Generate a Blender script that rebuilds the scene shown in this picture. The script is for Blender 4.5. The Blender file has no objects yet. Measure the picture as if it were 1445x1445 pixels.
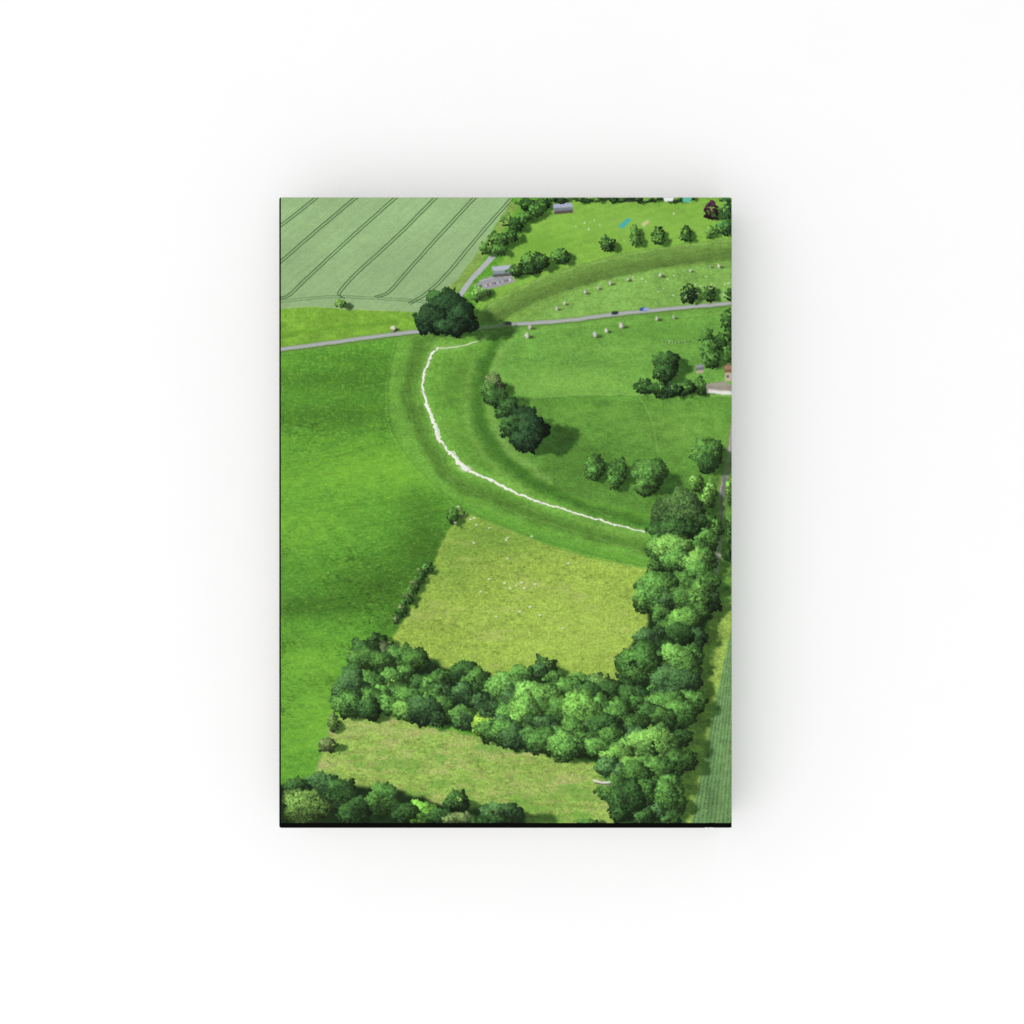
import bpy, bmesh, math
import numpy as np
from mathutils import Vector

# ------------------------------------------------------------------ print
S = 1.5
PX0, PX1, PY0, PY1 = 396.0, 1033.0, 278.0, 1167.6
W = int((PX1-PX0)*S)+1; H = int((PY1-PY0)*S)+1
xs = np.linspace(PX0, PX1, W); ys = np.linspace(PY0, PY1, H)
X, Y = np.meshgrid(xs, ys)
X = X.astype(np.float32); Y = Y.astype(np.float32)
IMG = np.zeros((H, W, 3), np.float32)

def vnoise(sx, sy, seed, xx=None, yy=None):
    r = np.random.default_rng(seed)
    xx = X if xx is None else xx; yy = Y if yy is None else yy
    gx = (xx-300)/sx; gy = (yy-200)/sy
    gx = np.maximum(gx, 0); gy = np.maximum(gy, 0)
    nx = int(gx.max())+3; ny = int(gy.max())+3
    g = r.random((ny, nx)).astype(np.float32)*2-1
    ix = gx.astype(int); iy = gy.astype(int)
    fx = gx-ix; fy = gy-iy
    fx = fx*fx*(3-2*fx); fy = fy*fy*(3-2*fy)
    a = g[iy, ix]; b = g[iy, ix+1]; c = g[iy+1, ix]; d = g[iy+1, ix+1]
    return (a*(1-fx)+b*fx)*(1-fy)+(c*(1-fx)+d*fx)*fy
def fbm(sx, sy, o, seed):
    t = 0; a = 1; s = 0
    for i in range(o):
        t = t+a*vnoise(sx/2**i, sy/2**i, seed+i*17); s += a; a *= .6
    return t/s*1.5
def ss(a, b, x):
    t = np.clip((x-a)/(b-a), 0, 1); return t*t*(3-2*t)
NA = fbm(9, 7, 3, 1); NB = fbm(9, 7, 3, 2)
FINE = vnoise(1.5, 1.2, 5)+.6*vnoise(3, 2.2, 6)
MED = fbm(14, 7, 4, 9)
BIG = fbm(90, 55, 4, 12)
GRAIN = np.random.default_rng(4).standard_normal((H, W)).astype(np.float32)

def blur(m, r):
    n = max(1, int(round(r*S)))
    for _ in range(2):
        for ax in (0, 1):
            p = np.pad(m, [(n+1, n) if a == ax else (0, 0) for a in (0, 1)], mode='edge')
            c = np.cumsum(p, axis=ax, dtype=np.float64)
            if ax == 0: m = (c[2*n+1:]-c[:-2*n-1])/(2*n+1)
            else: m = (c[:, 2*n+1:]-c[:, :-2*n-1])/(2*n+1)
    return m.astype(np.float32)
def smooth(pts, k=8, closed=False):
    p = np.array(pts, float); n = len(p); out = []
    rngi = range(n if closed else n-1)
    for i in rngi:
        if closed: a, b, c, d = p[i-1], p[i], p[(i+1) % n], p[(i+2) % n]
        else: a, b, c, d = p[max(i-1, 0)], p[i], p[i+1], p[min(i+2, n-1)]
        for j in range(k):
            t = j/k
            out.append(.5*((2*b)+(c-a)*t+(2*a-5*b+4*c-d)*t*t+(-a+3*b-3*c+d)*t**3))
    if not closed: out.append(p[-1])
    return np.array(out)
def poly(pts, warp=1.5, soft=.7, sm=False):
    if sm: pts = smooth(pts, 5, True)
    xw = X+warp*NA; yw = Y+warp*NB
    m = np.zeros((H, W), bool); n = len(pts)
    for i in range(n):
        x1, y1 = pts[i]; x2, y2 = pts[(i+1) % n]
        if y1 == y2: continue
        j0 = int(max(0, (min(y1, y2)-PY0-12)*S)); j1 = int(min(H, (max(y1, y2)+12-PY0)*S+2))
        if j1 <= j0: continue
        yy = yw[j0:j1]; xx = xw[j0:j1]
        m[j0:j1] ^= (((y1 > yy) != (y2 > yy)) & (xx < (x2-x1)*(yy-y1)/(y2-y1)+x1))
    m = m.astype(np.float32)
    return blur(m, soft) if soft > 0 else m
def mix(m, col, a=1.):
    c = np.asarray(col, np.float32)
    if c.ndim == 1: c = c[None, None, :]
    mm = (m*a)[..., None]
    IMG[:] = IMG*(1-mm)+c*mm
def mul(m, f):
    IMG[:] *= (1-m+m*f)[..., None]
def linemask(pts, w, soft=1., warp=.6, sm=True, w2=None):
    p = smooth(pts, 8) if sm else np.array(pts, float)
    M = np.zeros((H, W), np.float32); w2 = w if w2 is None else w2
    for i in range(len(p)-1):
        ww = w+(w2-w)*i/max(1, len(p)-2); R = ww+soft+4
        (x1, y1), (x2, y2) = p[i], p[i+1]
        i0 = int(max(0, (min(x1, x2)-R-PX0)*S)); i1 = int(min(W, (max(x1, x2)+R-PX0)*S+1))
        j0 = int(max(0, (min(y1, y2)-R-PY0)*S)); j1 = int(min(H, (max(y1, y2)+R-PY0)*S+1))
        if i1 <= i0 or j1 <= j0: continue
        xx = X[j0:j1, i0:i1]+warp*NA[j0:j1, i0:i1]; yy = Y[j0:j1, i0:i1]+warp*NB[j0:j1, i0:i1]
        dx, dy = x2-x1, y2-y1; L = dx*dx+dy*dy+1e-6
        t = np.clip(((xx-x1)*dx+(yy-y1)*dy)/L, 0, 1)
        d = np.hypot(xx-x1-t*dx, yy-y1-t*dy)
        M[j0:j1, i0:i1] = np.maximum(M[j0:j1, i0:i1], 1-ss(ww/2-soft/2, ww/2+soft/2, d))
    return M
def stroke(pts, w, col, a=1., soft=1., warp=.6, sm=True, w2=None):
    mix(linemask(pts, w, soft, warp, sm, w2), col, a)
def sdist(pts):
    p = smooth(pts, 6); best = np.full((H, W), 1e9, np.float32); sg = np.zeros((H, W), np.float32)
    for i in range(len(p)-1):
        (x1, y1), (x2, y2) = p[i], p[i+1]
        dx, dy = x2-x1, y2-y1; L = dx*dx+dy*dy+1e-6
        t = np.clip(((X-x1)*dx+(Y-y1)*dy)/L, 0, 1)
        ex = X-x1-t*dx; ey = Y-y1-t*dy; d = ex*ex+ey*ey
        k = d < best; best[k] = d[k]; sg[k] = np.sign(dx*ey-dy*ex)[k]
    return np.sqrt(best)*sg
def blob(x, y, rx, ry): return np.exp(-(((X-x)/rx)**2+((Y-y)/ry)**2))
def C(r, g, b): return np.array([r, g, b], np.float32)
def tex(col, v): return C(*col)[None, None, :]*(1+v)[..., None]

# ---- big left meadow
IMG[:] = tex((100, 161, 56), .05*BIG+.05*MED+.10*FINE)
sh = (.6*blob(470, 588, 110, 22)+.45*blob(430, 535, 90, 20)+.4*blob(530, 535, 60, 30)+.25*blob(500, 503, 90, 10)+.85*blob(605, 770, 48, 44)
      + .85*blob(540, 822, 70, 32)+.7*blob(440, 856, 80, 20)+.35*blob(590, 710, 40, 20)+.4*blob(470, 965, 50, 12)+.35*blob(430, 910, 40, 10)+.4*blob(560, 880, 30, 30))
sh = np.clip(sh*(1+.35*BIG+.22*MED), 0, 1)
mul(sh, .66)
lt = blob(500, 665, 120, 40)+.9*blob(420, 745, 80, 32)+blob(450, 1010, 90, 70)+.7*blob(440, 930, 60, 22)+.5*blob(560, 650, 40, 30)+.4*blob(430, 620, 50, 10)
mix(np.clip(lt*(1+.25*MED+.25*BIG), 0, 1)*.5, (136, 194, 64))
IMG[..., 0] += 4*MED; IMG[..., 1] += 2*MED
tuft = ss(.1, .9, vnoise(3.2, 1.8, 31)+.4*vnoise(14, 7, 33)+.6*FINE)*ss(520, 600, Y)*(1-ss(1030, 1100, Y))
mul(tuft*(.4+.55*ss(-.3, .6, fbm(70, 40, 2, 37))), .74)
mix(ss(.4, 1., vnoise(4, 2.4, 35)+.6*FINE), (164, 206, 96), .22)
mul(ss(.3, .9, vnoise(60, 2.4, 36, X+(Y-600)*.25, Y+(X-396)*.18)), .95)

# ---- crop field
cf = poly([(380, 270), (724, 270), (722, 285), (706, 308), (688, 335), (665, 370), (645, 395), (610, 425), (590, 441), (540, 439), (490, 437), (440, 433), (380, 437)], .8)
cc = tex((152, 184, 130), .035*BIG+.018*MED+.03*FINE)
gr = ss(280, 430, Y)[..., None]
cc = cc*(1.02-gr*.05)
cc *= (1+.025*vnoise(2.2, 60, 38, 700+X*.62+Y*.78, 400+X*.78-Y*.62+300))[..., None]
mix(cf, cc)
dkl = (70, 102, 62)
tl = [[(449, 276), (422, 298), (390, 322)], [(505, 276), (450, 322), (390, 374)], [(561, 276), (500, 330), (430, 395), (408, 416), (392, 421)],
      [(617, 276), (560, 333), (500, 388), (482, 408), (478, 416), (484, 420)], [(672, 276), (620, 332), (570, 388), (548, 412), (530, 419)],
      [(722, 280), (680, 327), (630, 387), (600, 415), (578, 428)]]
for l in tl:
    for o in (-1.5, 1.8):
        stroke([(x+o, y+o*.6) for x, y in l], 1.5, dkl, .9, .8, .3)
for dy in (0, 3):
    stroke([(390, 424+dy), (440, 419+dy), (480, 417+dy), (540, 420+dy), (600, 424+dy)], 1.1, dkl, .5, .9)
stroke([(390, 437), (440, 433), (490, 437), (540, 439), (590, 441), (612, 424), (646, 395)], 2.2, (196, 204, 150), .45, 1.5, 1)

# ---- strip under crop field
mix(poly([(380, 437), (440, 433), (490, 437), (540, 439), (592, 441), (600, 468), (480, 482), (380, 494)], .8), tex((122, 168, 60), .1*MED+.08*FINE+.05*BIG))
stroke([(390, 476), (470, 462), (560, 455)], 5, (94, 142, 46), .5, 5, 2)
mix(poly([(722, 283), (732, 290), (700, 340), (668, 385), (645, 412), (590, 441), (648, 393), (690, 335)], .8), tex((134, 166, 80), .1*MED+.08*FINE))

# ---- sports field
cr = poly([(705, 372), (735, 330), (775, 292), (800, 276), (1040, 270), (1040, 340), (940, 348), (870, 360), (800, 380), (735, 408), (690, 440), (670, 436), (690, 400)], .6)
mix(cr, tex((132, 180, 72), .05*MED+.05*BIG+.04*FINE+.014*np.sin((X*.3+Y*.95)*.6)))
mix(blob(900, 316, 90, 16)*cr, (146, 192, 86), .5)
mix(blob(760, 345, 40, 12)*cr, (108, 160, 56), .5)
# ---- bank beyond the road
up = poly([(664, 452), (690, 428), (730, 405), (800, 378), (870, 359), (940, 347), (1040, 336), (1040, 440), (870, 447), (700, 462)], .8)
mix(up, tex((120, 160, 74), .05*MED+.08*FINE))
dB = sdist([(660, 462), (690, 430), (740, 402), (800, 380), (870, 361), (940, 348), (1045, 336)])
bm = up*ss(0, 2, dB); dBw = dB+1.8*NA
prof = np.interp(dBw, [0, 3, 10, 20, 27, 31, 46], [1.1, 1.0, .93, .82, .80, 1.02, 1.06]).astype(np.float32)
IMG[:] *= (1-bm+bm*prof)[..., None]
IMG[:] *= (1+.05*bm*vnoise(2.4, 3, 77, 300+np.abs(dBw)*1.6, 200+X*.12))[..., None]
mix(bm*np.exp(-((dBw-1.5)/1.1)**2), (164, 190, 112), .35)
inn = poly([(752, 456), (775, 434), (810, 412), (860, 394), (930, 381), (1040, 368), (1040, 428), (870, 444), (760, 455)], .8, 1.0)
mix(inn, tex((132, 178, 86), .08*MED+.09*FINE+.05*BIG), .88)

# ---- inner fields below main road
i1 = poly([(600, 470), (720, 462), (870, 448), (1040, 430), (1040, 560), (750, 560), (690, 560)], .8)
mix(i1, tex((110, 162, 70), .07*MED+.09*FINE+.07*BIG))
mix(blob(800, 542, 90, 18)*i1, tex((134, 182, 80), .06*FINE), .7)
mix(blob(960, 470, 80, 16)*i1, (98, 148, 60), .4)
mix(blob(860, 490, 90, 8)*i1*np.clip(.5+.6*MED, 0, 1), (138, 184, 86), .5)
mul(blob(830, 512, 70, 9)*i1*np.clip(.6+.4*MED, 0, 1), .88)
i2 = poly([(690, 552), (750, 561), (820, 557), (900, 557), (1040, 560), (1040, 700), (930, 730), (800, 700), (700, 640)], .8)
mix(i2, tex((98, 148, 60), .08*MED+.09*FINE+.1*BIG))
mix(blob(960, 605, 70, 30)*i2*np.clip(.8+.5*MED, 0, 1), tex((130, 176, 78), .06*FINE), .65)
mix(blob(850, 585, 70, 12)*i2*np.clip(.6+.5*MED, 0, 1), (122, 170, 72), .5)
mul(blob(810, 655, 50, 24)*i2, .9)
stroke([(752, 562), (820, 557), (900, 557), (1035, 559)], 1.2, (158, 186, 112), .5)
stroke([(898, 560), (915, 590), (925, 640)], 2, (80, 130, 50), .35)
stroke([(902, 560), (919, 590), (929, 640)], 1.5, (144, 182, 96), .4)
stroke([(760, 536), (850, 514), (920, 503)], 2, (144, 184, 94), .25, 2)
stroke([(700, 472), (790, 463), (900, 452), (1035, 440)], 3, (140, 182, 86), .3, 2, 1.5)

# ---- ring of bank and ditch
inner = [(728, 468), (706, 492), (690, 525), (684, 560), (694, 602), (716, 640), (760, 674), (820, 702), (880, 722), (928, 732)]
outer = [(562, 473), (551, 520), (547, 565), (556, 610), (580, 650), (620, 690), (660, 720), (720, 746), (780, 766), (840, 782), (924, 803)]
path = [(690, 473), (668, 483), (645, 489), (618, 491), (607, 505), (599, 525), (596, 548), (603, 575), (611, 598), (618, 617), (635, 641), (657, 662), (700, 681), (740, 701), (790, 717), (850, 735), (910, 751)]
ring = poly([tuple(p) for p in smooth(outer, 4)]+[(930, 760)]+[tuple(p) for p in smooth(inner, 4)[::-1]], 1.2, 1)
mix(ring, tex((106, 158, 62), .07*MED+.09*FINE+.06*BIG))
dP = -sdist(path)
if dP[int((640-PY0)*S), int((560-PX0)*S)] < 0: dP = -dP
dI = sdist(inner)
if dI[int((600-PY0)*S), int((760-PX0)*S)] < 0: dI = -dI
WB = fbm(60, 40, 3, 57)
dQ = dP+5*WB+1.2*NA; dJ = dI+5*WB+1.4*NA
pr = np.interp(dQ, [-90, -60, -34, -14, -3, 3, 10, 20, 27, 31, 44, 60, 80], [.96, .88, .96, 1.08, 1.14, 1.1, .95, .84, .86, 1.0, 1.06, 1.0, .98]).astype(np.float32)
streak = vnoise(3.4, 7, 55, 500+dQ*1.1, 300+(X-Y)*.16)
IMG[:] *= (1-ring+ring*pr*(1+.03*streak))[..., None]
mul(ring*ss(600, 700, Y)*(1-ss(-30, -6, dQ)), .88)
mix(ring*ss(30, 50, dQ)*ss(560, 620, X)*ss(640, 700, Y), tex((96, 156, 54), .07*FINE), .5)
dit = np.interp(dJ, [-28, -18, -11, -6, -2, 2], [0, .55, 1, .9, .35, 0]).astype(np.float32)*ring
mix(dit, tex((64, 110, 40), .1*FINE+.12*MED), .78)
mix(np.exp(-((dJ+29)/6.)**2)*ring*ss(490, 530, Y), tex((132, 178, 82), .08*FINE+.06*MED), .4)
rim = np.exp(-((dJ-5)/6.)**2)*ss(470, 500, Y)*(1-ss(660, 740, Y))
mix(rim*(X < 780), tex((136, 176, 90), .08*FINE+.06*MED), .55)
stroke(outer, 1.1, (82, 126, 56), .5, 1, 1.)
stroke([(x-3, y+3) for x, y in outer], 1.2, (144, 186, 92), .35, 1, 1.)
mix(np.exp(-((dP-26-3*WB)/.9)**2)*ring*ss(-.6, .3, MED), (154, 186, 108), .32)
for k, (dd, aa) in enumerate([(8, .22), (15, .28), (-10, .28), (-17, .25), (38, .2)]):
    mix(np.exp(-((dP-dd+1.8*NA+6*WB)/.8)**2)*ring*ss(-.1, .6, fbm(30, 20, 2, 90+k)), (168, 190, 120), aa)
# chalk path
stroke(path[2:], 9, (150, 182, 108), .4, 5, 2, True, 5)
chalk = tex((246, 245, 238), .05*FINE)
mix(linemask(path[3:12], 2.6, 1.1, 2.4, True, 3.4), chalk, .96)
mix(linemask(path[11:], 3.5, 1.1, 1.5, True, 1.5), chalk, .95)
mix(linemask([(x+1.8, y-1) for x, y in path[7:12]], 1.8, 1.1, 3.6), chalk, .8)
stroke(path[:4], 1.6, (226, 226, 208), .85, 1.2, 1)
mix(np.clip(blob(657, 661, 7, 3.4)*1.4, 0, 1), (242, 240, 232), .85)
mul(ss(.3, .9, fbm(5, 4, 2, 97))*linemask(path[3:], 5, 1, 1), .86)

# ---- sheep pasture
pa = poly([(654, 723), (700, 740), (760, 764), (830, 786), (924, 804), (925, 860), (890, 950), (860, 970), (700, 960), (600, 940), (548, 905), (572, 872), (592, 835), (612, 795), (632, 748)], 1.6, 1.2)
mix(pa, tex((156, 186, 80), .06*MED+.13*FINE+.05*BIG))
mix(np.clip(blob(690, 758, 70, 26)+.6*blob(640, 800, 34, 34), 0, 1)*pa, tex((112, 152, 62), .08*FINE), .72)
mix(blob(830, 890, 90, 50)*pa, tex((178, 206, 94), .08*FINE), .5)
mix(pa*ss(.1, .9, fbm(40, 10, 4, 61)), (192, 200, 122), .35)
mul(pa*ss(.2, 1., fbm(6, 3, 3, 63)), .87)
mul(pa*ss(.4, 1.2, vnoise(2.6, 1.8, 64)+.5*FINE), .86)
stroke([(654, 723), (700, 740), (760, 764), (830, 786), (924, 804)], 1.6, (120, 164, 76), .6)

# ---- lower meadow
lm = poly([(486, 1000), (560, 1015), (650, 1035), (740, 1055), (850, 1080), (880, 1120), (862, 1170), (640, 1170), (520, 1130), (440, 1100), (452, 1070), (462, 1040)], 3, 1.4)
mix(lm, tex((150, 182, 86), .09*MED+.13*FINE))
mix(lm*ss(-.05, .7, fbm(50, 16, 4, 71)), tex((186, 186, 122), .07*FINE), .55)
mix(lm*ss(.0, .6, fbm(40, 14, 4, 74)), tex((116, 166, 68), .07*FINE), .7)
mix(lm*ss(.2, .8, fbm(14, 5, 4, 75)), (168, 156, 106), .4)
mul(lm*ss(.3, 1., fbm(5, 3, 3, 76)), .84)
stroke([(472, 1000), (462, 1040), (446, 1085)], 4, (130, 160, 90), .6, 3, 2)

# ---- right side: verge, lane, row crop
mix(poly([(1040, 780), (1010, 800), (990, 920), (960, 1060), (945, 1170), (1040, 1170)], 2), tex((148, 178, 82), .13*MED+.12*FINE))
rc = poly([(1040, 868), (1026, 915), (1008, 1000), (992, 1080), (974, 1170), (1040, 1170)], 1)
ang = (X-1075.)/(Y-560.)
mix(rc, tex((108, 146, 90), .09*np.sin(ang*640+NA*.5)+.10*FINE+.07*MED))
stroke([(1035, 1000), (1024, 1080), (1012, 1165)], 2, (146, 160, 108), .45, 1.5)
mul(rc*.6*blob(1004, 1130, 14, 60), .85)
rl = poly([(1040, 600), (1020, 640), (985, 700), (1000, 760), (1010, 850), (1040, 850)], 1)
mix(rl, tex((96, 138, 60), .18*MED+.1*FINE))
lane = [(1036, 600), (1029, 650), (1020, 690), (1018, 735), (1013, 790), (1006, 850)]
stroke(lane, 13, (120, 150, 76), .8, 3, 1.5)
stroke(lane, 7, (166, 160, 158), 1, 1.4, 1)
stroke([(1023, 675), (1018, 730), (1014, 760)], 6, (80, 86, 80), .6, 4, 2)

# ---- roads
road = [(385, 494), (440, 487), (500, 479), (560, 471), (600, 467), (680, 462), (720, 458), (800, 452), (870, 443), (940, 436), (1040, 427)]
stroke([(x, y+1) for x, y in road], 11, (112, 150, 68), .5, 4, 1)
stroke([(x, y+3.5) for x, y in road], 2, (80, 110, 54), .55, 2, 1)
stroke(road, 5.2, (162, 166, 164), 1, 1.1, .5)
stroke(road, .8, (208, 210, 208), .6, .8, .3)
stroke([(648, 418), (662, 398), (680, 378), (697, 360)], 7, (178, 180, 184), 1, 1.4, .6)
stroke([(697, 362), (706, 345), (718, 330)], 3, (150, 158, 140), .6, 1.4, .6)
mix(poly([(682, 393), (700, 388), (720, 388), (728, 397), (702, 405), (676, 411), (668, 404)], .4), tex((156, 156, 160), .06*FINE))
for i in range(11):
    x = 684+i*3.4; y = 402-i*.8
    mix(poly([(x, y), (x+2.2, y-.5), (x+2.4, y+1.6), (x+.2, y+2)], 0, .2), [(236, 236, 238), (70, 74, 90), (206, 208, 212), (120, 60, 56), (50, 52, 58)][i % 5], .85)
stroke([(676, 397), (700, 391), (722, 390)], 1, (210, 210, 208), .6, .8, .2)

# ---- tree shadows
SH = np.zeros((H, W), np.float32)
WX = (2.*vnoise(8, 7, 201)+1.2*vnoise(2.8, 2.6, 202)).astype(np.float32); WY = (2.*vnoise(8, 7, 203)+1.2*vnoise(2.8, 2.6, 204)).astype(np.float32)
def shadow(cx, cy, rx, ry, a=1.):
    x = cx+rx*.8; y = cy+ry*.42
    d = np.sqrt(((X-x+3*NA+WX)/(rx*1.1))**2+((Y-y+3*NB+WY)/(ry*.72))**2)
    np.maximum(SH, a*(1-ss(.75, 1.05, d)), out=SH)

DK, MD, LT, YL, BL, BR = (46, 74, 38), (64, 100, 48), (88, 128, 62), (116, 152, 60), (56, 86, 50), (78, 96, 58)
VD = (34, 56, 34)
T = []   # cx, cy, rx, ry, colour
def t(cx, cy, rx, ry, c): T.append((cx, cy, rx, ry, c))
for a in [(630, 440, 40, 30, VD), (608, 452, 24, 22, VD), (652, 450, 24, 24, VD), (626, 425, 24, 17, DK), (638, 462, 26, 13, VD)]: t(*a)
for a in [(695, 543, 17, 16, BR), (690, 552, 14, 16, MD), (703, 562, 17, 16, DK), (718, 578, 20, 18, DK), (735, 596, 28, 24, VD), (752, 606, 26, 24, VD), (722, 603, 18, 18, DK), (742, 622, 24, 18, VD)]: t(*a)
for a in [(940, 512, 21, 18, DK), (936, 526, 18, 14, DK), (908, 545, 15, 12, DK), (928, 550, 15, 11, DK), (950, 550, 15, 12, VD), (970, 547, 14, 13, DK), (986, 546, 14, 14, MD),
          (997, 476, 12, 14, MD), (1000, 494, 16, 16, MD), (1004, 508, 14, 13, MD), (1016, 482, 12, 14, DK), (1026, 452, 10, 16, DK), (1030, 470, 8, 12, DK), (1028, 500, 9, 14, MD)]: t(*a)
for a in [(840, 655, 16, 17, MD), (838, 668, 13, 12, MD), (872, 663, 16, 19, MD), (868, 680, 12, 12, MD), (916, 670, 27, 26, MD), (912, 688, 20, 13, MD), (998, 640, 24, 25, MD), (1000, 656, 18, 14, DK)]: t(*a)
PU = (60, 36, 50)
for a in [(856, 344, 12, 12, DK), (857, 350, 11, 7, DK), (896, 328, 9, 13, MD), (897, 340, 9, 9, MD), (929, 328, 10, 10, DK), (929, 338, 11, 8, MD), (968, 327, 9, 9, DK), (968, 335, 10, 6, DK), (1004, 298, 13, 14, PU), (1026, 296, 9, 18, (50, 84, 54)), (1022, 322, 13, 12, (56, 98, 56)), (1002, 327, 8, 10, LT),
          (972, 408, 11, 10, DK), (972, 419, 14, 9, VD), (1001, 410, 9, 8, DK), (1001, 418, 10, 8, DK), (1030, 416, 8, 10, DK)]: t(*a)
for a in [(742, 288, 14, 10, DK), (765, 288, 13, 10, DK), (756, 298, 13, 10, MD), (740, 306, 13, 11, MD), (728, 318, 12, 11, DK), (716, 312, 10, 11, MD), (722, 333, 11, 10, DK), (708, 338, 12, 12, MD), (697, 334, 9, 11, MD), (686, 350, 11, 10, MD), (704, 354, 11, 9, MD),
          (745, 370, 13, 13, MD), (762, 370, 15, 14, DK), (728, 382, 13, 11, DK), (745, 380, 12, 10, DK), (790, 361, 13, 12, MD), (797, 366, 9, 8, DK), (678, 412, 13, 10, LT), (672, 420, 9, 7, MD)]: t(*a)
for a in [(480, 429, 10, 7, (84, 120, 48)), (638, 728, 11, 13, MD), (650, 724, 7, 8, BR), (463, 1052, 16, 11, BR), (470, 1020, 9, 16, BR), (555, 464, 4, 4, (150, 160, 120))]: t(*a)
for i in range(15): t(604-i*3.4+3*math.sin(i*2.3), 797+i*5.6, 7.5+2*math.sin(i*1.7), 7, [DK, MD, BR][i % 3])
for i in range(22):
    if not 17 <= i <= 19: t(782+i*12, 281+2*math.sin(i*1.9), 8, 4+1.5*math.sin(i*2.7), [DK, VD, MD][i % 3])
rs = np.random.default_rng(22)
wood = [(480, 985), (492, 930), (530, 905), (580, 925), (640, 945), (700, 962), (770, 945), (800, 958), (872, 960), (885, 920), (915, 880), (915, 830), (925, 790), (925, 750), (935, 715), (965, 700), (1000, 740), (1004, 850), (988, 920), (978, 990), (962, 1060), (948, 1161), (875, 1161), (868, 1120), (850, 1078), (790, 1062), (740, 1048), (690, 1035), (640, 1024), (560, 1006), (500, 1003)]
wm = poly(wood, 4, 2)
def inside(x, y, pl):
    r = False
    for i in range(len(pl)):
        x1, y1 = pl[i]; x2, y2 = pl[i-1]
        if (y1 > y) != (y2 > y) and x < (x2-x1)*(y-y1)/(y2-y1)+x1: r = not r
    return r
pts = []
for _ in range(6000):
    x = rs.uniform(475, 1008); y = rs.uniform(690, 1165)
    if inside(x, y, wood) and all((x-a)**2+(y-b)**2 > 20**2 for a, b in pts): pts.append((x, y))
for x, y in pts:
    r = rs.uniform(13, 24); f = rs.uniform(.85, 1.12)
    c = [DK, MD, MD, MD, BL, BL, DK, MD][rs.integers(8)]
    t(x, y, r*rs.uniform(.9, 1.25), r*.95, tuple(v*f for v in c))
for a in [(516, 922, 24, 24, DK), (541, 922, 20, 22, (72, 86, 58)), (583, 930, 22, 18, DK), (494, 972, 24, 30, BL), (530, 990, 24, 22, MD), (560, 982, 22, 24, MD), (575, 1002, 24, 16, (80, 118, 56)), (610, 966, 20, 20, MD),
          (620, 1003, 24, 22, MD), (655, 952, 24, 20, DK), (654, 1012, 22, 18, MD), (681, 1024, 18, 17, YL), (552, 968, 9, 9, YL), (716, 975, 34, 30, (72, 110, 54)), (714, 1034, 24, 20, MD), (740, 1008, 26, 30, (84, 126, 60)),
          (757, 988, 36, 32, (86, 128, 62)), (768, 943, 20, 18, DK), (800, 978, 26, 24, MD), (822, 1012, 36, 40, (80, 120, 56)), (765, 1045, 26, 22, MD), (800, 1052, 30, 24, (76, 116, 56)), (852, 972, 26, 20, (64, 90, 48)), (850, 1030, 22, 24, DK), (905, 936, 38, 34, (60, 96, 46)),
          (895, 985, 28, 20, DK), (955, 728, 46, 38, (64, 92, 50)), (950, 752, 38, 24, DK), (948, 776, 30, 24, LT), (985, 800, 20, 30, LT), (932, 838, 27, 36, MD), (985, 845, 18, 34, (82, 122, 58)), (960, 885, 30, 30, (82, 124, 58)),
          (955, 935, 28, 30, (80, 120, 58)), (940, 1000, 36, 26, MD), (920, 1055, 42, 32, LT), (872, 1072, 24, 22, (84, 124, 58)), (900, 1085, 30, 20, (82, 122, 58)), (885, 1128, 28, 30, DK), (940, 1128, 18, 32, MD), (1002, 700, 12, 26, LT), (982, 682, 12, 14, LT), (1012, 745, 10, 14, MD), (1030, 690, 6, 20, LT), (1031, 745, 6, 22, MD), (1026, 780, 8, 14, DK), (985, 745, 16, 20, DK)]: t(*a)
blw = [(390, 1105), (480, 1105), (560, 1115), (620, 1135), (740, 1150), (745, 1170), (390, 1170)]
for a in [(418, 1112, 20, 16, DK), (455, 1105, 26, 16, BL), (430, 1140, 38, 30, (80, 108, 54)), (482, 1120, 30, 22, DK), (500, 1146, 26, 20, DK), (540, 1130, 28, 25, MD), (570, 1148, 20, 16, DK), (596, 1146, 28, 17, (86, 132, 54)), (645, 1132, 19, 18, DK), (622, 1152, 20, 12, DK), (650, 1156, 30, 9, BR), (706, 1149, 34, 17, BL), (690, 1158, 30, 8, DK), (830, 1162, 18, 6, MD)]: t(*a)
for cx, cy, rx, ry, c in T:
    shadow(cx, cy, rx, ry, 1.0 if rx > 7 else .8)
for a in [(772, 606, 26, 24, 1.), (760, 622, 28, 20, 1.), (668, 458, 34, 20, 1.), (712, 562, 20, 12, .8)]: shadow(*a)
np.maximum(SH, .95*poly([(1000, 840), (1012, 850), (1010, 900), (1002, 950), (1008, 980), (998, 1020), (1006, 1060), (987, 1090), (984, 1120), (968, 1161), (940, 1161), (960, 1000)], 9, 2), out=SH)
np.maximum(SH, poly([(740, 1150), (780, 1148), (790, 1161), (740, 1165)], 2, 2), out=SH)
mix(blur(SH, .9), tex((38, 66, 28), .2*MED+.1*FINE), .75)
mix(wm, tex((28, 46, 24), .2*MED))
mix(poly(blw, 4, 2), tex((28, 46, 24), .2*MED))

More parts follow.
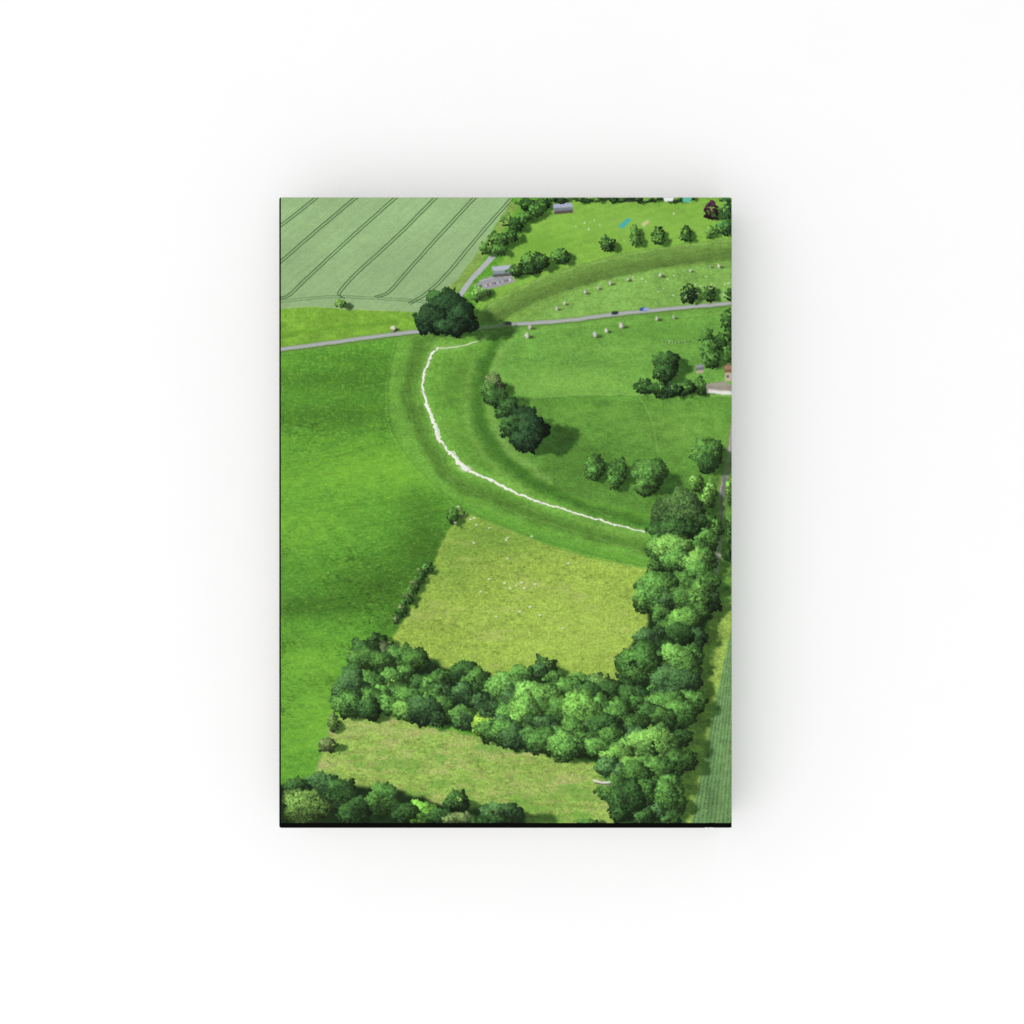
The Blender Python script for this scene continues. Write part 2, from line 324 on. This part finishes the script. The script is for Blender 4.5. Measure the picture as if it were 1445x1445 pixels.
# ---- trees: leaf clumps kept by depth, lit from the upper left
L = np.array([-.5, -.62, .6]); L /= np.linalg.norm(L)
P1 = vnoise(1.6, 1.5, 81)+.35*GRAIN; P2 = vnoise(1.6, 1.5, 82)+.35*np.roll(GRAIN, 5, 1); P3 = vnoise(3.6, 3.2, 83)
TREE = np.zeros((H, W), np.float32)
def tree(cx, cy, rx, ry, col, r):
    n = int(np.clip(rx*ry*.55, 30, 520))
    m = 8
    i0 = int(max(0, (cx-rx*1.3-m-PX0)*S)); i1 = int(min(W, (cx+rx*1.3+m-PX0)*S))
    j0 = int(max(0, (cy-ry*1.3-m-PY0)*S)); j1 = int(min(H, (cy+ry*1.3+m-PY0)*S))
    if i1 <= i0+1 or j1 <= j0+1: return
    wf = min(1., rx/18.)
    xx = X[j0:j1, i0:i1]+wf*WX[j0:j1, i0:i1]; yy = Y[j0:j1, i0:i1]+wf*WY[j0:j1, i0:i1]
    Z = np.full(xx.shape, -1e9, np.float32); SHD = np.zeros(xx.shape, np.float32); TN = np.zeros(xx.shape, np.float32)
    p1 = P1[j0:j1, i0:i1]; p2 = P2[j0:j1, i0:i1]; p3 = P3[j0:j1, i0:i1]
    lob = r.uniform(0, 6.28, 4); am = r.uniform(.05, .15, 3)
    # a few boughs give each crown its big uneven masses
    bo = r.standard_normal((6, 3)); bo[:, 2] = abs(bo[:, 2])*.8; bo /= np.linalg.norm(bo, axis=1)[:, None]
    for k in range(n):
        u = r.standard_normal(3); u[2] = abs(u[2])*.9-.1; u /= np.linalg.norm(u)
        near = float(np.max(bo@u))
        th = math.atan2(u[1], u[0])
        rad = (1-.35*r.random()**2)*(.86+am[0]*math.sin(3*th+lob[0])+am[1]*.8*math.sin(5*th+lob[1])+.05*math.sin(9*th+lob[2])+.14*(near-.6))
        px = cx+rx*u[0]*rad*.97; py = cy+ry*u[1]*rad*.97; pz = rx*u[2]*rad
        rho = max(1.5, min(rx, 24)*r.uniform(.07, .18))
        a0 = int((px-rho*1.4-4-PX0)*S)-i0; a1 = int((px+rho*1.4+4-PX0)*S)-i0+2
        b0 = int((py-rho*1.4-4-PY0)*S)-j0; b1 = int((py+rho*1.4+4-PY0)*S)-j0+2
        a0 = max(a0, 0); b0 = max(b0, 0)
        if a1 <= a0 or b1 <= b0: continue
        s = (slice(b0, b1), slice(a0, a1))
        dx = (xx[s]-px)/rho; dy = (yy[s]-py)/rho
        if dx.size == 0: continue
        d2 = dx*dx+dy*dy
        nz = np.sqrt(np.clip(1-d2, 0, 1))
        z = pz+rho*nz+rho*.8*p3[s]+rho*.5*p1[s]
        ok = (d2 < 1+.55*p1[s]) & (z > Z[s])
        nx_ = dx*.34+u[0]*.62+p1[s]*.5; ny_ = dy*.34+u[1]*.62+p2[s]*.5; nzz = nz*.34+u[2]*.58+.22
        nl = np.sqrt(nx_**2+ny_**2+nzz**2)+1e-5
        lam = np.clip((nx_*L[0]+ny_*L[1]+nzz*L[2])/nl, 0, 1)
        ao = (.88+.12*nz)*(.68+.32*min(1, (pz/rx)+.38))*(.74+.3*ss(.45, .9, near))
        v = (.38+.98*lam**1.25)*ao*(1+.16*p1[s])
        Z[s] = np.where(ok, z, Z[s]); SHD[s] = np.where(ok, v, SHD[s]); TN[s] = np.where(ok, r.uniform(-1, 1), TN[s])
    ok = Z > -1e8
    cl = C(*col)
    c = cl[None, None, :]*(SHD*(1+.07*TN))[..., None]*1.28
    hi = np.clip(SHD-.78, 0, 1)[..., None]
    if col is not PU: c = c+hi*cl[None, None, :]*np.array([.6, .45, .3], np.float32)
    IMG[j0:j1, i0:i1][ok] = c[ok]
    TREE[j0:j1, i0:i1][ok] = 1
rt = np.random.default_rng(99)
T.sort(key=lambda a: a[1]+a[3]*.5)

# ---- buildings and small things
def flat(pts_, col, a=1., w=.2, s=.3): mix(poly(pts_, w, s), col, a)
def house(x, y, w_, d, h, roof, roof2, wall):
    flat([(x, y), (x+w_*.96, y-w_*.08), (x+w_, y+d*.5), (x+w_*.04, y+d*.5+w_*.08)], roof, 1, 0, .2)
    flat([(x+w_*.04, y+d*.5+w_*.08), (x+w_, y+d*.5), (x+w_*1.03, y+d), (x+w_*.07, y+d+w_*.08)], roof2, 1, 0, .2)
    flat([(x+w_*.07, y+d+w_*.08), (x+w_*1.03, y+d), (x+w_*1.03, y+d+h), (x+w_*.07, y+d+h+w_*.08)], wall, 1, 0, .2)
house(694, 376, 28, 9, 4, (182, 186, 204), (140, 144, 164), (86, 84, 86))
house(780, 288, 28, 8, 4, (170, 176, 200), (122, 126, 150), (86, 74, 76))
flat([(872, 320), (885, 308), (892, 309), (880, 322)], (72, 176, 176)); flat([(905, 316), (914, 310), (917, 313), (908, 320)], (206, 202, 150))
flat([(872, 279), (896, 279), (896, 285), (872, 285)], (52, 60, 50))
for x, y in [(838, 310), (846, 316), (830, 322), (824, 313), (950, 300), (880, 338), (812, 318)]: flat([(x, y), (x+1.6, y), (x+1.6, y+2.4), (x, y+2.4)], (236, 236, 226), .9)
for tr in T:
    tree(*tr, rt)
soft = np.stack([blur(IMG[..., k], .5) for k in range(3)], -1)
mm = (TREE*.4)[..., None]
IMG[:] = IMG*(1-mm)+soft*mm
IMG *= (1+TREE*(.11*vnoise(2.1, 2.0, 301)+.07*vnoise(9, 8, 302)))[..., None]
flat([(936, 277), (952, 277), (950, 284), (937, 284)], (236, 240, 242)); flat([(964, 278), (978, 278), (974, 286), (963, 285)], (96, 186, 160))
house(982, 515, 11, 7, 4, (146, 146, 166), (112, 110, 126), (186, 168, 148))
house(1022, 516, 15, 9, 12, (168, 128, 108), (132, 92, 76), (196, 180, 160))
flat([(1027, 512), (1030, 512), (1030, 518), (1027, 518)], (150, 110, 90)); flat([(1026, 529), (1028.5, 529), (1028.5, 533), (1026, 533)], (70, 74, 80))
flat([(996, 542), (1020, 538), (1036, 542), (1036, 552), (1010, 552), (998, 556)], (164, 156, 146), .95, .8); flat([(1000, 549), (1036, 552), (1036, 557), (1000, 555)], (236, 234, 230), .95, .8)
for k in range(14): flat([(998+k*2.8, 545-.15*k), (999+k*2.8, 545-.15*k), (999+k*2.8, 552), (998+k*2.8, 552)], (112, 102, 94), .4)
stroke([(838, 1101), (848, 1104), (860, 1104)], 3, (220, 218, 212), .95, 1, .6); stroke([(840, 1105), (862, 1108)], 2, (120, 112, 100), .9)
# standing stones
rq = np.random.default_rng(3)
def stone(x, y, r):
    j = lambda: rq.uniform(-.3, .3)*r
    mul(np.clip(blob(x+r*1.2, y+r*.7, r*1.3, r*.45)*1.5, 0, 1), .55)
    m = poly([(x-r*.65+j(), y+r), (x-r*.7+j(), y-r*.4+j()), (x-r*.1+j(), y-r*1.15+j()), (x+r*.55+j(), y-r*.7+j()), (x+r*.65, y+r*.8+j())], .5, .2)
    mix(m, C(200, 198, 190)[None, None]*(1.05-.45*ss(x-r*.3, x+r, X))[..., None]*(1+.12*FINE)[..., None])
for x, y, r in [(786, 435, 2.6), (797, 428, 2.4), (826, 412, 3), (844, 406, 2.6), (861, 399, 3.2), (886, 394, 2.8), (932, 388, 3.2), (975, 382, 2.2), (1015, 375, 3.), (1003, 376, 1.8),
                (748, 461, 3.4), (744, 473, 4.), (840, 472, 4.), (856, 466, 3.3), (877, 459, 4.2), (927, 449, 3.4), (951, 447, 2.8), (556, 463, 3.4)]: stone(x, y, r)
for k in range(9): stone(936+k*4.5, 483-abs(k-4)*.5, 1.1)
# sheep of the picture
rz = np.random.default_rng(8)
sheep = [(672, 741), (664, 733), (716, 759), (750, 757), (690, 817), (712, 823), (728, 826), (736, 822), (755, 824), (733, 863), (748, 856), (802, 795), (716, 788), (720, 830), (678, 835), (762, 868), (700, 870), (646, 715), (669, 731), (740, 830), (668, 766), (795, 886), (714, 762), (690, 745), (642, 738)]
for x, y in sheep:
    mul(np.clip(blob(x+1.2, y+1.4, 2, .9), 0, 1), .75)
    flat([(x-1.8, y-1), (x+1.8, y-1.1), (x+2, y+.9), (x-1.7, y+1)], (244, 244, 234), .95, .3, .25)
for k in range(60):
    x = rz.uniform(600, 900); y = rz.uniform(760, 930)
    if inside(x, y, [(650, 740), (900, 800), (880, 920), (600, 910)]): mix(np.clip(blob(x, y, 1, .8), 0, 1), (230, 230, 196) if k % 2 else (100, 120, 60), .5)
for k in range(22):
    x = rz.uniform(890, 1030); y = rz.uniform(388, 424); mix(np.clip(blob(x, y, 1.2, .9), 0, 1), (238, 240, 230), .8)
for x, y, c in [(868, 442, (44, 50, 58)), (908, 437, (40, 64, 150)), (717, 457, (40, 44, 50)), (912, 437, (150, 170, 200))]:
    flat([(x-5, y-1.5), (x-2.5, y-3), (x+3, y-3.4), (x+5, y-1.5), (x+5, y+1.2), (x-5, y+1.6)], c)

# ---- tone and grain, black margin along the foot of the print
IMG *= (1+.022*GRAIN)[..., None]
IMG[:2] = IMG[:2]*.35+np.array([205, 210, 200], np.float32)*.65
IMG[Y > 1161] = 1
srgb = np.clip(IMG/255., 0, 1)
E = 1.16
lin = np.where(srgb <= .04045, srgb/12.92, ((srgb+.055)/1.055)**2.4)/E

# ------------------------------------------------------------------ scene
sc = bpy.context.scene
col = sc.collection
K = .0002322
def wx(px): return (px-722.5)*K
def wy(py): return -(py-722.5)*K
TH = .027; BT = .0026
def mat(name, c, rough=.6, spec=.2):
    m = bpy.data.materials.new(name); m.use_nodes = True
    b = m.node_tree.nodes['Principled BSDF']
    b.inputs['Base Color'].default_value = (*c, 1); b.inputs['Roughness'].default_value = rough
    b.inputs['Specular IOR Level'].default_value = spec
    return m, m.node_tree, b
def noise_mat(name, c1, c2, scale, rough=.6, spec=.2, stretch=None):
    m, nt, b = mat(name, c1, rough, spec)
    tc = nt.nodes.new('ShaderNodeTexCoord'); mp = nt.nodes.new('ShaderNodeMapping')
    if stretch: mp.inputs['Scale'].default_value = stretch
    n = nt.nodes.new('ShaderNodeTexNoise'); n.inputs['Scale'].default_value = scale; n.inputs['Detail'].default_value = 5
    r = nt.nodes.new('ShaderNodeValToRGB'); r.color_ramp.elements[0].color = (*c1, 1); r.color_ramp.elements[1].color = (*c2, 1)
    r.color_ramp.elements[0].position = .35; r.color_ramp.elements[1].position = .65
    nt.links.new(tc.outputs['Object'], mp.inputs[0]); nt.links.new(mp.outputs[0], n.inputs['Vector'])
    nt.links.new(n.outputs['Fac'], r.inputs[0]); nt.links.new(r.outputs[0], b.inputs['Base Color'])
    return m
m_white = noise_mat('white_surface', (.888, .888, .890), (.893, .893, .894), 40, .8, .1)
m_black = noise_mat('black_laminate', (.0012, .0012, .0012), (.0025, .0025, .0025), 400, .6, .04)
m_spine = noise_mat('printed_spine', (.03, .09, .015), (.08, .2, .03), 60, .5, .15)
m_page = noise_mat('page_edges', (.72, .70, .65), (.84, .82, .77), 30, .8, .1, (1, 1, 160))

root = bpy.data.objects.new('hardcover_book', None); col.objects.link(root)
root.location = (wx(714), wy(723), 0)
root['label'] = 'hardcover book with aerial picture of green fields and curving white path'
root['category'] = 'book'
ox, oy = root.location.x, root.location.y

def link(name, me, m, parent):
    o = bpy.data.objects.new(name, me); col.objects.link(o); me.materials.append(m); o.parent = parent
    return o
def rbox(x0, x1, y0, y1, z0, z1, rc, re):
    bm = bmesh.new(); bmesh.ops.create_cube(bm, size=1)
    for v in bm.verts:
        v.co.x = x0 if v.co.x < 0 else x1; v.co.y = y0 if v.co.y < 0 else y1; v.co.z = z0 if v.co.z < 0 else z1
    if rc:
        e = [e for e in bm.edges if abs(e.verts[0].co.z-e.verts[1].co.z) > 1e-6]
        bmesh.ops.bevel(bm, geom=e, offset=rc, segments=5, affect='EDGES', profile=.5)
    if re:
        e = [e for e in bm.edges if abs(e.verts[0].co.z-e.verts[1].co.z) < 1e-7 and e.calc_face_angle(0) > 1.2]
        bmesh.ops.bevel(bm, geom=e, offset=re, segments=4, affect='EDGES', profile=.5)
    me = bpy.data.meshes.new('m'); bm.to_mesh(me); bm.free(); return me
XL, XR = wx(393.8)-ox, wx(1033)-ox; YT, YB = wy(278)-oy, wy(1168.6)-oy
HX = wx(997)-ox
RE = .0005
fc = link('front_cover', rbox(XL, HX, YB, YT, TH-BT, TH, .0007, RE), m_black, root)
link('back_cover', rbox(XL, HX, YB, YT, .0, BT, .0007, RE), m_black, root)
link('page_block', rbox(XL+.0032, XR-.0035, YB+.0032, YT-.0032, BT+.00005, TH-BT-.00005, .0, .0), m_page, root)

def groove(px): return .0005*np.exp(-((px-1003)/3.8)**2)
def edge_r(d, r):
    d = np.clip(d, 0, r); return r-np.sqrt(np.maximum(r*r-(r-d)**2, 0))
def ztop(px): return TH-groove(px)-edge_r((1033.3-px)*K, .0014)
prof = []
for px in np.concatenate([np.linspace(997.3, 1025, 30), np.linspace(1025.5, 1033, 14)]):
    prof.append((wx(px)-ox, float(ztop(px))-.00006))
prof += [(x, TH-z) for x, z in prof[::-1]]
inn_ = []
for x, z in prof:
    cz = min(max(z, .0019), TH-.0019)
    inn_.append((x, TH-.0022 if z > TH/2 else .0022) if x < XR-.0019 else (XR-.0019, cz))
bm = bmesh.new(); y0, y1 = YB+.0001, YT-.0004
o0 = [bm.verts.new((x, y0, z)) for x, z in prof]; o1 = [bm.verts.new((x, y1, z)) for x, z in prof]
a0 = [bm.verts.new((x, y0, z)) for x, z in inn_]; a1 = [bm.verts.new((x, y1, z)) for x, z in inn_]
for i in range(len(prof)-1):
    f = bm.faces.new((o0[i], o0[i+1], o1[i+1], o1[i])); f.smooth = True
    bm.faces.new((a0[i+1], a0[i], a1[i], a1[i+1]))
    bm.faces.new((o0[i+1], o0[i], a0[i], a0[i+1])); bm.faces.new((o1[i], o1[i+1], a1[i+1], a1[i]))
me = bpy.data.meshes.new('spine'); bm.to_mesh(me); bm.free()
link('spine', me, m_spine, root)

# the printed picture: a laminate sheet following board, joint and spine
SX, SY = np.meshgrid(np.linspace(PX0+.4, 1032.7, W), np.linspace(278.15, PY1, H))
z = ztop(SX)
z = z-edge_r((SX-393.8)*K, RE)-edge_r((SY-278)*K, RE)-edge_r((1168.6-SY)*K, RE)+.00004
co = np.stack([wx(SX)-ox, wy(SY)-oy, z], -1).reshape(-1, 3).astype(np.float32)
idx = np.arange(H*W).reshape(H, W)
q = np.stack([idx[:-1, :-1], idx[1:, :-1], idx[1:, 1:], idx[:-1, 1:]], -1).reshape(-1, 4).astype(np.int32)
me = bpy.data.meshes.new('cover_picture')
me.vertices.add(len(co)); me.vertices.foreach_set('co', co.ravel())
me.loops.add(q.size); me.loops.foreach_set('vertex_index', q.ravel())
me.polygons.add(len(q)); me.polygons.foreach_set('loop_start', np.arange(0, q.size, 4, dtype=np.int32))
me.polygons.foreach_set('use_smooth', np.ones(len(q), bool))
me.update(calc_edges=True)
ca = me.color_attributes.new('print', 'FLOAT_COLOR', 'POINT')
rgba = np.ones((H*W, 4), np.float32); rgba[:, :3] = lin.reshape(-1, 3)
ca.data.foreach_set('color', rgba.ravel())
mp_, nt, b = mat('printed_laminate', (.1, .3, .05), .55, .04)
at = nt.nodes.new('ShaderNodeAttribute'); at.attribute_name = 'print'
nt.links.new(at.outputs['Color'], b.inputs['Base Color'])
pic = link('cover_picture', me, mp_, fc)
pic['label'] = 'printed aerial view of fields, hedges, trees, road and curving white path'

# white surface
bm = bmesh.new(); bmesh.ops.create_grid(bm, x_segments=8, y_segments=8, size=3)
me = bpy.data.meshes.new('tabletop'); bm.to_mesh(me); bm.free()
g = bpy.data.objects.new('tabletop', me); col.objects.link(g); me.materials.append(m_white)
g.location = (0, 0, -.0001)
g['kind'] = 'structure'; g['label'] = 'plain seamless white surface under the book'; g['category'] = 'surface'

# light
w = bpy.data.worlds.new('World'); sc.world = w; w.use_nodes = True
bg = w.node_tree.nodes['Background']; bg.inputs[0].default_value = (1, 1, 1, 1); bg.inputs[1].default_value = .85
def area(loc, size, power):
    l = bpy.data.lights.new('softbox', 'AREA'); l.shape = 'SQUARE'; l.size = size; l.energy = power
    o = bpy.data.objects.new('softbox', l); col.objects.link(o); o.location = loc
    o.rotation_euler = (-Vector(loc)).to_track_quat('-Z', 'Y').to_euler()
area((-.3, -.45, 1.7), 2.0, 13.5)

cam = bpy.data.cameras.new('camera'); co_ = bpy.data.objects.new('camera', cam); col.objects.link(co_)
D = .6
co_.location = (0, 0, TH+D); cam.sensor_width = 36; cam.lens = 36*D/(1445*K)
cam.clip_start = .01; cam.clip_end = 50
sc.camera = co_
sc.view_settings.view_transform = 'Standard'; sc.view_settings.look = 'None'; sc.view_settings.exposure = 0
